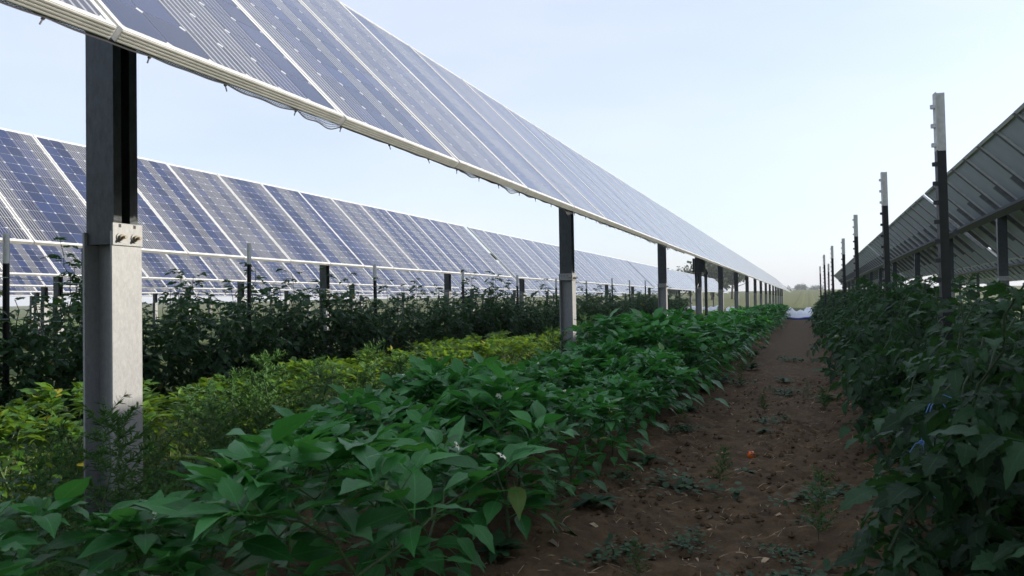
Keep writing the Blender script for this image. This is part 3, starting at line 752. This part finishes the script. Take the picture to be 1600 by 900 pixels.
def calyx_mesh(r):
    mb = MB()
    for k in range(5):
        a = 2*PI*k/5; c, s = math.cos(a), math.sin(a)
        mb.add([(0, 0, r*.9), (c*r*.5-s*r*.15, s*r*.5+c*r*.15, r*.92), (c*r*.95, s*r*.95, r*.75), (c*r*.5+s*r*.15, s*r*.5-c*r*.15, r*.92)], [(0, 1, 2, 3)], 'stem')
    mb.tube([(0, 0, r*.85), (0.1*r, 0, r*1.5)], 0.003, 'stem', 4)
    return mb.mesh('calyx')
FRUIT_G = fruit_mesh('fruit_green', 0.024); CAL_G = calyx_mesh(0.024)
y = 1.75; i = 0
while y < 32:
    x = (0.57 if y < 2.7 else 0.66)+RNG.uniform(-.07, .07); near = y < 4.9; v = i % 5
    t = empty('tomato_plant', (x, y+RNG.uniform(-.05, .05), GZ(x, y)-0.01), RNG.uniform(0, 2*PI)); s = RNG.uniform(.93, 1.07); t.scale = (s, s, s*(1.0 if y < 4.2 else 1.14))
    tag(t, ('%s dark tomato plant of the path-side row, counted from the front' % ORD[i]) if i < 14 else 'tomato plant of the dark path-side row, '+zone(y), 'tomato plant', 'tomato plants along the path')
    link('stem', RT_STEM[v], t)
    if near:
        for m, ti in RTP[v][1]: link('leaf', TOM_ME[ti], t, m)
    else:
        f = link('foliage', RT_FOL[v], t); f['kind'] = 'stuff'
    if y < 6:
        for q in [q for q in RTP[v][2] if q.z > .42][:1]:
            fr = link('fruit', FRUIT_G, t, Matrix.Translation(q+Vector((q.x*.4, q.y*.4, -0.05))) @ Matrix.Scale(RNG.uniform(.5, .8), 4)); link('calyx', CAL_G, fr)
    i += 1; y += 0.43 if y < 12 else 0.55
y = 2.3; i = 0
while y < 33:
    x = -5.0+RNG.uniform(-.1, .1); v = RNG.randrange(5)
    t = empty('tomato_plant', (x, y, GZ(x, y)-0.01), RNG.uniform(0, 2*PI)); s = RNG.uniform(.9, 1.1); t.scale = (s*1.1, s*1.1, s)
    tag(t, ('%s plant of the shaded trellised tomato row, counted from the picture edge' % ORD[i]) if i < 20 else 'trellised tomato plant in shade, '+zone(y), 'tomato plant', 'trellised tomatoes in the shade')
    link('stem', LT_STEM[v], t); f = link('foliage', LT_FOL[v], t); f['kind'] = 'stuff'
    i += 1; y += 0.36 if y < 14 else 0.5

# blue twine knots on the path-side tomatoes
for k, (x, y, z, lab) in enumerate(((0.30, 2.52, 0.425, 'bright blue twine knot tied on a stem in the dark tomato leaves'), (0.27, 2.22, 0.33, 'pale blue twine knot lowest in the dark tomato leaves'), (0.30, 2.24, 0.58, 'small blue twine end high in the tomato leaves'))):
    rr = random.Random(k); t = empty('twine_knot', (x, y, z)); tag(t, lab, 'twine', 'blue twine ties')
    mb = MB(); 
    for q in range(3):
        mb.tube([(0.006*math.cos(a), 0.003*q-0.003, 0.006*math.sin(a)) for a in [i*2*PI/8 for i in range(9)]], 0.0018, 'twine_blue', 4)
    link('loop', mb.mesh('loop', True), t)
    for q in range(4):
        mb = MB(); a = rr.uniform(0, 2*PI); d = Vector((math.cos(a), rr.uniform(-.4, .1), math.sin(a))); L_ = rr.uniform(.025, .05)
        mb.tube([(0, 0, 0), tuple(d*L_*.5+Vector((0, 0, .006))), tuple(d*L_+Vector((0, 0, -.012)))], 0.0012, 'twine_blue', 4); link('loose_end', mb.mesh('loose_end'), t)

# ------------------------------------------------------------------ feathery weeds
def feather_meshes(seed, h):
    rr = random.Random(seed); st = MB(); lf = MB(); lean = Vector((rr.uniform(-.15, .15), rr.uniform(-.15, .15), 1))
    nb = 26; pts = [lean*(h*i/6)+Vector((0.02*math.sin(i*1.3+seed), 0.02*math.cos(i*1.7), 0)) for i in range(7)]
    st.tube(pts, [0.004*(1-.1*i) for i in range(7)], 'stem', 4, False)
    def fine(p, d, ln, cnt):
        for _ in range(cnt):
            q = p+d*rr.random()*ln; e = (d*.5+Vector((rr.gauss(0, 1), rr.gauss(0, 1), rr.gauss(0.25, .8))).normalized()*.8).normalized()
            L_ = rr.uniform(.016, .040); w = e.orthogonal().normalized()*0.0022
            lf.add([tuple(q-w), tuple(q+w), tuple(q+e*L_*.6+w*1.2), tuple(q+e*L_), tuple(q+e*L_*.6-w*1.2)], [(0, 1, 2, 3, 4)], 'feather', [(0.5, .5, 0)]*5)
    for b in range(nb):
        t = 0.12+0.85*b/nb; p = lean*(h*t); az = b*2.4+rr.uniform(-.3, .3)
        d = Vector((math.cos(az), math.sin(az), rr.uniform(.35, .9))).normalized(); ln = h*0.30*(1-.65*t)+.03
        st.tube([p, p+d*ln], [0.0018, 0.0008], 'stem', 3, False); fine(p, d, ln, int(52*(1-.3*t)))
    fine(lean*(h*.9), lean.normalized(), h*.12, 24)
    return st.mesh('stem'), lf.mesh('foliage')
FEA = [feather_meshes(500+k, h) for k, h in enumerate((0.55, 0.7, 0.45, 0.62))]
spots = [(-2.06, 1.92, .95), (-1.98, 1.72, .8), (-1.96, 2.15, .75), (-2.62, 3.15, 1.0), (-2.72, 3.45, 1.08), (-2.55, 3.6, .8), (-2.8, 3.3, .85), (-2.2, 2.7, .6), (-2.55, 2.3, .5), (-2.3, 1.45, .5), (-2.5, 1.75, .5)]
for q in range(80):
    y = RNG.uniform(2.6, 13); spots.append((RNG.uniform(-2.65, -1.75), y, RNG.uniform(.55, .92) if y < 6.8 else RNG.uniform(.6, 1.0)))
for q in range(26): spots.append((RNG.uniform(-2.25, -1.80), RNG.uniform(6.8, 10.0), RNG.uniform(.8, 1.05)))
for q in range(22): spots.append((RNG.uniform(-2.0, -1.6), RNG.uniform(1.05, 2.1), RNG.uniform(.3, .55)))
for q in range(22): spots.append((RNG.uniform(-2.75, -2.0), RNG.uniform(1.5, 3.6), RNG.uniform(.45, .8)))
for k, (x, y, s) in enumerate(spots):
    t = empty('feathery_weed', (x, y, GZ(x, y)-.01), RNG.uniform(0, 6)); t.scale = (s*1.1, s*1.1, s)
    lab = {0: 'feathery weed growing against the foot of the big steel post', 3: 'tall pale feathery weed standing in sunlight past the big steel post', 4: 'tallest pale feathery weed in the sunlit strip'}.get(k, '%s feathery weed %s, %s' % ('tall' if s > .85 else 'low' if s < .55 else 'knee-high', 'close to the dark green peppers' if x > -1.95 else 'in line with the posts' if x > -2.4 else 'close to the yellow-green peppers', zone(y)))
    tag(t, lab, 'weed', 'feathery weeds along the posts')
    a, b = FEA[k % 4]; link('stem', a, t); f = link('foliage', b, t); f['kind'] = 'stuff'

# low weed cover and grass: nobody could count it
def blades(name, label, n_, xr, yr, h0, h1, mat, wid, seed, clear=None):
    rr = random.Random(seed); V, F, UV = [], [], []
    for _ in range(n_):
        u = rr.random(); y = yr[0]+(yr[1]-yr[0])*u**1.6; x = rr.uniform(*xr)
        if noise.noise((x*1.4, y*1.4, seed)) < -0.25: continue
        k = 1+max(0, (y-8)/14); h = rr.uniform(h0, h1); a = rr.uniform(0, 2*PI); w = wid*k*rr.uniform(.7, 1.3)
        dx, dy = math.cos(a), math.sin(a); b = rr.uniform(.2, .8)*h; z = GZ(x, y)-.005; o = len(V)
        V += [(x-dy*w, y+dx*w, z), (x+dy*w, y-dx*w, z), (x+dy*w*.8+dx*b*.35, y-dx*w*.8+dy*b*.35, z+h*.6), (x-dy*w*.8+dx*b*.35, y+dx*w*.8+dy*b*.35, z+h*.6), (x+dx*b, y+dy*b, z+h*rr.uniform(.8, 1))]
        F += [(o, o+1, o+2, o+3), (o+3, o+2, o+4)]; UV += [(.5, .5, 0)]*5
    mb = MB(); mb.add(V, F, mat, UV); return tag(link(name, mb.mesh(name)), label, kind='stuff')
blades('grass', 'sunlit turf between the tomato bed and the panel row beyond', 26000, (1.0, 6.0), (5, 45), .04, .12, 'grass', .004, 3)
blades('grass', 'thin grass in the shaded strip under the trellis row', 22000, (-6.9, -1.75), (1.0, 34), .05, .20, 'grass', .0035, 4)
def leaf_cover(name, label, n_, xr, yr, zr, size, mat, seed, pick=None):
    rr = random.Random(seed); mb = MB(); T = [blade_template([(0.2, .7), (0.5, 1.0), (0.8, .55)], .4, .2, .02, k, .32) for k in range(3)]
    for _ in range(n_):
        u = rr.random(); y = yr[0]+(yr[1]-yr[0])*u**1.5; x = rr.uniform(*xr)
        dn = noise.noise((x*2.0, y*2.0, seed))
        if dn < -0.2: continue
        z = GZ(x, y)+rr.uniform(*zr)*(1+dn); a = rr.uniform(0, 2*PI)
        m = look(Vector((x, y, z)), Vector((math.cos(a), math.sin(a), rr.uniform(-.3, .5))), Vector((rr.uniform(-.5, .5), rr.uniform(-.5, .5), 1)), size*rr.uniform(.6, 1.3)*(1+max(0, y-8)/25))
        t = T[rr.randrange(3)]; v, f, uv = xform(t, m); mb.add(v, f, mat, uv)
    return tag(link(name, mb.mesh(name, True)), label, kind='stuff')
leaf_cover('weeds', 'dense low weeds round the foot of the posts', 9000, (-2.7, -1.65), (1.0, 20), (0, .22), .045, 'weed', 11)
leaf_cover('weeds', 'low weeds at the foot of the shaded trellis row', 5000, (-4.6, -3.6), (1.6, 30), (0, .15), .05, 'weed', 12)

# ------------------------------------------------------------------ on the path: small weeds, straw, crumbs of soil, one orange fruit
def rosette(seed, n_, size, flat, mat, toothed=False):
    rr = random.Random(seed); mb = MB()
    for k in range(n_):
        a = k*2.4+rr.uniform(-.3, .3); T = blade_template(LOBE if toothed else [(0.2, .7), (0.5, 1.0), (0.8, .55)], rr.uniform(.3, .8), .2, .02, rr.randrange(50), .22)
        m = look(Vector((0, 0, 0.004+0.0015*k)), Vector((math.cos(a), math.sin(a), flat+rr.uniform(-.1, .3))), Vector((0, 0, 1)), size*rr.uniform(.6, 1.15))
        v, f, uv = xform(T, m); mb.add(v, f, mat, uv)
    return mb.mesh('foliage', True)
def creeping(seed, n_, rad, size):
    rr = random.Random(seed); mb = MB(); T = blade_template([(0.3, .9), (0.7, .8)], .2, .1, .0, 2, .42)
    for k in range(n_):
        r_ = rad*math.sqrt(rr.random()); a = rr.uniform(0, 2*PI); r_ *= 0.75+0.35*math.sin(3*a+seed)
        m = look(Vector((r_*math.cos(a)*1.5, r_*math.sin(a), rr.uniform(.004, .03))), Vector((rr.gauss(0, 1), rr.gauss(0, 1), .3)), Vector((rr.uniform(-.3, .3), rr.uniform(-.3, .3), 1)), size*rr.uniform(.6, 1.2))
        v, f, uv = xform(T, m); mb.add(v, f, 'creeper', uv)
    return mb.mesh('foliage', True)
ROS = [rosette(k, 10+3*k, .09, .35, 'weed', k % 2 == 0) for k in range(4)]; CRE = [creeping(k, 150, .13, .022) for k in range(3)]
mb = MB(); mb.tube([(0, 0, -.02), (0.002, 0, .03)], .004, 'stem', 4); CROWN_ME = mb.mesh('stem')
PATHW = [  # x, y, kind, scale, label
 (-0.80, 2.95, 'r', 1.5, 'jagged rosette weed at the pepper bed edge, low in the picture'), (-0.86, 2.62, 'f', 1.2, 'small upright weed under the pepper leaves'), (-0.62, 2.50, 'c', 1.0, 'creeping weed mat low on the path near the frame bottom'),
 (-0.55, 3.50, 'c', 1.6, 'wide blue-green creeping weed mat on the path'), (-0.40, 3.62, 'f', 1.3, 'leafy weed tuft rising from the wide creeping mat'), (-0.30, 3.85, 'r', .7, 'tiny seedling on the bare path beside the creeping mat'),
 (-0.42, 2.72, 'c', .9, 'narrow creeping weed patch on the front of the path'), (-0.10, 2.70, 'c', .7, 'sparse creeping weed on the tomato side of the path front'), (-0.50, 2.32, 'f', .9, 'green weed cut by the lower picture edge'),
 (-0.30, 5.6, 'c', 1.3, 'creeping weed in mid-path beyond the orange fruit'), (-0.33, 6.2, 'f', 1.2, 'weed tuft in mid-path beyond the orange fruit'), (-0.22, 7.4, 'c', 1.6, 'long weed mat farther along the path'), (-0.25, 8.2, 'r', 1.4, 'weed tuft at the far end of the long mat'),
 (-0.62, 7.6, 'f', 1.3, 'weed tuft leaning from the pepper bed onto the path'), (-0.28, 5.1, 'r', .7, 'small seedling between the fruit and the mid-path weeds'), (-0.65, 9.5, 'r', 1.6, 'weed clump at the pepper edge far along the path'), (0.02, 3.1, 'c', .6, 'thin creeping weed below the tomato leaves'), (-0.2, 11, 'c', 2.0, 'faint weed mat on the far path'),
 (-0.95, 2.30, 'r', 1.2, 'pale weed in front of the pepper stems'), (-0.02, 2.45, 'c', .8, 'creeping weed at the dark front corner of the path')]
for q in range(30):
    y_ = 2.3+14*RNG.random()**1.5; left_ = q % 3 != 0
    PATHW.append((RNG.uniform(-.88, -.62) if left_ else RNG.uniform(-.05, .12), y_, RNG.choice('rrcff'), RNG.uniform(.7, 1.5), ('small weed at the pepper edge of the path, ' if left_ else 'small weed at the tomato edge of the path, ')+zone(y_)))
for k, (x, y, kd, s, lab) in enumerate(PATHW):
    t = empty('path_weed', (x, y, GZ(x, y)), RNG.uniform(0, 6)); t.scale = (s, s, s); tag(t, lab, 'weed', 'small weeds on the path')
    if kd == 'f': t.scale = (s*.30, s*.30, s*.24)
    f = link('foliage', FEA[k % 4][1] if kd == 'f' else (ROS if kd == 'r' else CRE)[k % (4 if kd == 'r' else 3)], t); f['kind'] = 'stuff'; link('stem', FEA[k % 4][0] if kd == 'f' else CROWN_ME, t)
rr = random.Random(77); mb = MB()
for _ in range(900):
    x = rr.uniform(-.95, .35); y = 1.9+9*rr.random()**1.6; a = rr.uniform(0, PI); L_ = rr.uniform(.012, .06); w = rr.uniform(.0009, .0022); z = GZ(x, y)+.004
    dx, dy = math.cos(a)*L_, math.sin(a)*L_; z2 = GZ(x+dx, y+dy)+.004+rr.uniform(0, .008)
    mb.add([(x-math.sin(a)*w, y+math.cos(a)*w, z), (x+math.sin(a)*w, y-math.cos(a)*w, z), (x+dx, y+dy, z2+.001), (x+dx*.5, y+dy*.5, (z+z2)/2+.004)], [(0, 1, 2, 3)], 'straw')
for _ in range(160):
    x = rr.uniform(-1.0, .4); y = 1.9+7*rr.random()**1.5; T_ = blade_template([(0.3, .9), (0.7, .7)], .8, .5, .05, rr.randrange(40), .3)
    v, f, uv = xform(T_, look(Vector((x, y, GZ(x, y)+.006)), Vector((rr.gauss(0, 1), rr.gauss(0, 1), 0)), Vector((rr.uniform(-.5, .5), 0, 1)), rr.uniform(.015, .05))); mb.add(v, f, 'straw' if rr.random() < .4 else 'wood_stem', uv)
tag(link('litter', mb.mesh('litter')), 'dry straw bits and stalks scattered over the path', kind='stuff')
mb = MB()
for _ in range(5200):
    x = rr.uniform(-1.0, .45); y = 1.9+7*rr.random()**1.5; r_ = .003+.016*rr.random()**3*(1.8 if rr.random() < .06 else 1)
    if noise.noise((x*3.5, y*3.5, 1.7)) < rr.uniform(-.35, .3): continue
    z = GZ(x, y)+r_*.2
    o = [Vector((rr.uniform(.6, 1.2), 0, 0)), Vector((-rr.uniform(.6, 1.2), 0, 0)), Vector((0, rr.uniform(.6, 1.2), 0)), Vector((0, -rr.uniform(.6, 1.2), 0)), Vector((0, 0, rr.uniform(.5, 1))), Vector((0, 0, -.6))]
    mb.add([tuple(Vector((x, y, z))+v*r_) for v in o], [(0, 2, 4), (2, 1, 4), (1, 3, 4), (3, 0, 4), (2, 0, 5), (1, 2, 5), (3, 1, 5), (0, 3, 5)], 'soil')
tag(link('dirt', mb.mesh('dirt')), 'loose crumbs of brown soil on the path', kind='stuff')
t = empty('fallen_tomato', (-0.30, 4.28, GZ(-.3, 4.28)+.018)); t.rotation_euler = (1.1, .4, .3); tag(t, 'ripe orange tomato lying on the bare path', 'tomato')
link('fruit', fruit_mesh('fruit_orange', 0.023), t); link('calyx', calyx_mesh(.023), t)

# ------------------------------------------------------------------ white plastic lying at the far end of the path, scraps beyond
def sheet(name, label, x, y, w, d, h, seed, blue=False):
    mb = MB(); n_ = 14; vs_ = []
    for j in range(n_+1):
        for i in range(n_+1):
            u, v = i/n_-.5, j/n_-.5; z = h*(0.35+0.65*abs(noise.noise((u*5, v*4, seed))))*max(0, 1-(2*abs(v))**4)*(1-.3*(2*abs(u))**3)+h*.35*(2*abs(u))**2*(1 if noise.noise((u*3, 7, seed)) > -.2 else .4)
            vs_.append((u*w, v*d, z))
    vs2 = [(a, b, c-.01) for a, b, c in vs_]; N = len(vs_)
    fs = [(j*(n_+1)+i, j*(n_+1)+i+1, (j+1)*(n_+1)+i+1, (j+1)*(n_+1)+i) for j in range(n_) for i in range(n_)]
    t = empty(name, (x, y, GZ(x, y)+.012)); tag(t, label, 'plastic sheet', None)
    mb.add(vs_, fs, 'plastic_white'); mb.add(vs2, [tuple(reversed(q)) for q in fs], 'plastic_white'); link('film', mb.mesh('film', True), t)
    if blue:
        mb = MB(); mb.tube([(w*(i/10-.5), -d*.5, .03+.02*math.sin(i)) for i in range(11)], .045, 'plastic_blue', 6); link('blue_edge', mb.mesh('blue_edge', True), t)
    return t
sheet('plastic_sheet', 'crumpled white plastic sheet with blue edge at the end of the path', -0.38, 34.5, 1.15, 1.4, .62, 4.3, True)
sheet('plastic_sheet', 'white plastic scrap on the grass beyond the third post', -8.6, 58, 2.2, 1.5, .7, 5.1)
sheet('plastic_sheet', 'smaller white scrap beside the cabled post', -7.2, 60, 1.6, 1.2, .6, 8.2)
sheet('plastic_sheet', 'white scrap low behind the dark thin stake', -5.1, 58, 1.0, 1.0, .5, 9.7)
t = empty('thin_stake', (-2.62, 21.6, 0)); tag(t, 'thin black stake with short cross arm between the steel posts', 'stake')
mb = MB(); mb.box((0, 0, .85), (.075, .06, 1.7), 'tpost'); link('pole', mb.mesh('pole'), t)
mb = MB(); mb.box((-.1, 0, 1.66), (.34, .05, .06), 'tpost', Matrix.Rotation(.35, 3, 'Y')); link('cross_arm', mb.mesh('cross_arm'), t)

# ------------------------------------------------------------------ far trees
def tree(x, y, h, w, seed, label):
    rr = random.Random(seed); t = empty('tree', (x, y, GZ(x, y)-.2)); tag(t, label, 'tree', 'trees beyond the field')
    mb = MB(); mb.tube([(0, 0, 0), (.1, 0, h*.3), (.2, .1, h*.55), (.1, .1, h*.8)], [h*.03, h*.025, h*.015, .05], 'bark', 7)
    for k in range(6):
        a = k*1.05; z = h*(.3+.08*k); mb.tube([(0.15, 0.05, z), (math.cos(a)*w*.5, math.sin(a)*w*.5, z+h*.16)], [h*.012, .03], 'bark', 5)
    link('trunk', mb.mesh('trunk', True), t)
    mb = MB(); cl = [(rr.uniform(-.32, .32)*w, rr.uniform(-.32, .32)*w, h*rr.uniform(.32, .86), rr.uniform(.16, .30)*w) for _ in range(16)]
    T = blade_template([(0.3, .9), (0.7, .8)], .2, .1, 0, 2, .45)
    for _ in range(1500):
        c = rr.choice(cl); d = Vector((rr.gauss(0, 1), rr.gauss(0, 1), rr.gauss(0, .8))).normalized()*c[3]*rr.uniform(.55, 1.05)
        p = Vector(c[:3])+d; m = look(p, Vector((rr.gauss(0, 1), rr.gauss(0, 1), rr.gauss(-.3, .6))), Vector((rr.gauss(0, .6), rr.gauss(0, .6), 1)), rr.uniform(.35, .75))
        v, f, uv = xform(T, m); mb.add(v, f, 'tree', uv)
    link('crown', mb.mesh('crown', True), t)
tree(-25.5, 160, 7.0, 7, 1, 'low rounded tree at the left end of the distant clump under the panels')
tree(-22.0, 165, 9.0, 8, 2, 'taller dark tree in the distant clump under the panels')
tree(-18.0, 158, 8.5, 8, 3, 'broad tree behind the cabled post')
tree(-14.5, 162, 8.0, 7, 4, 'tree at the right end of the distant clump')
tree(-29.5, 168, 6.5, 6, 5, 'small tree showing just above the far panel row')
tree(-3.4, 480, 5.2, 8, 6, 'hazy small tree on the horizon at the end of the path')
tree(4.5, 500, 4.2, 9, 7, 'hazy tree on the horizon above the tomato tops')
tree(-12, 490, 3.4, 12, 8, 'low hazy tree just beyond the panel row tip')

# ------------------------------------------------------------------ thin summer haze over the whole field
m, nt, n, l, out = new_mat('summer_haze')
pv = n.new('ShaderNodeVolumePrincipled'); pv.inputs['Color'].default_value = (0.86, 0.90, 0.96, 1); pv.inputs['Density'].default_value = 0.0006
l.new(pv.outputs[0], out.inputs['Volume']); M['haze'] = m
mb = MB(); mb.box((0, 770, 9.0), (1900, 1720, 22.0), 'haze')
tag(link('haze', mb.mesh('haze')), 'thin pale summer haze hanging over the whole field', kind='stuff')
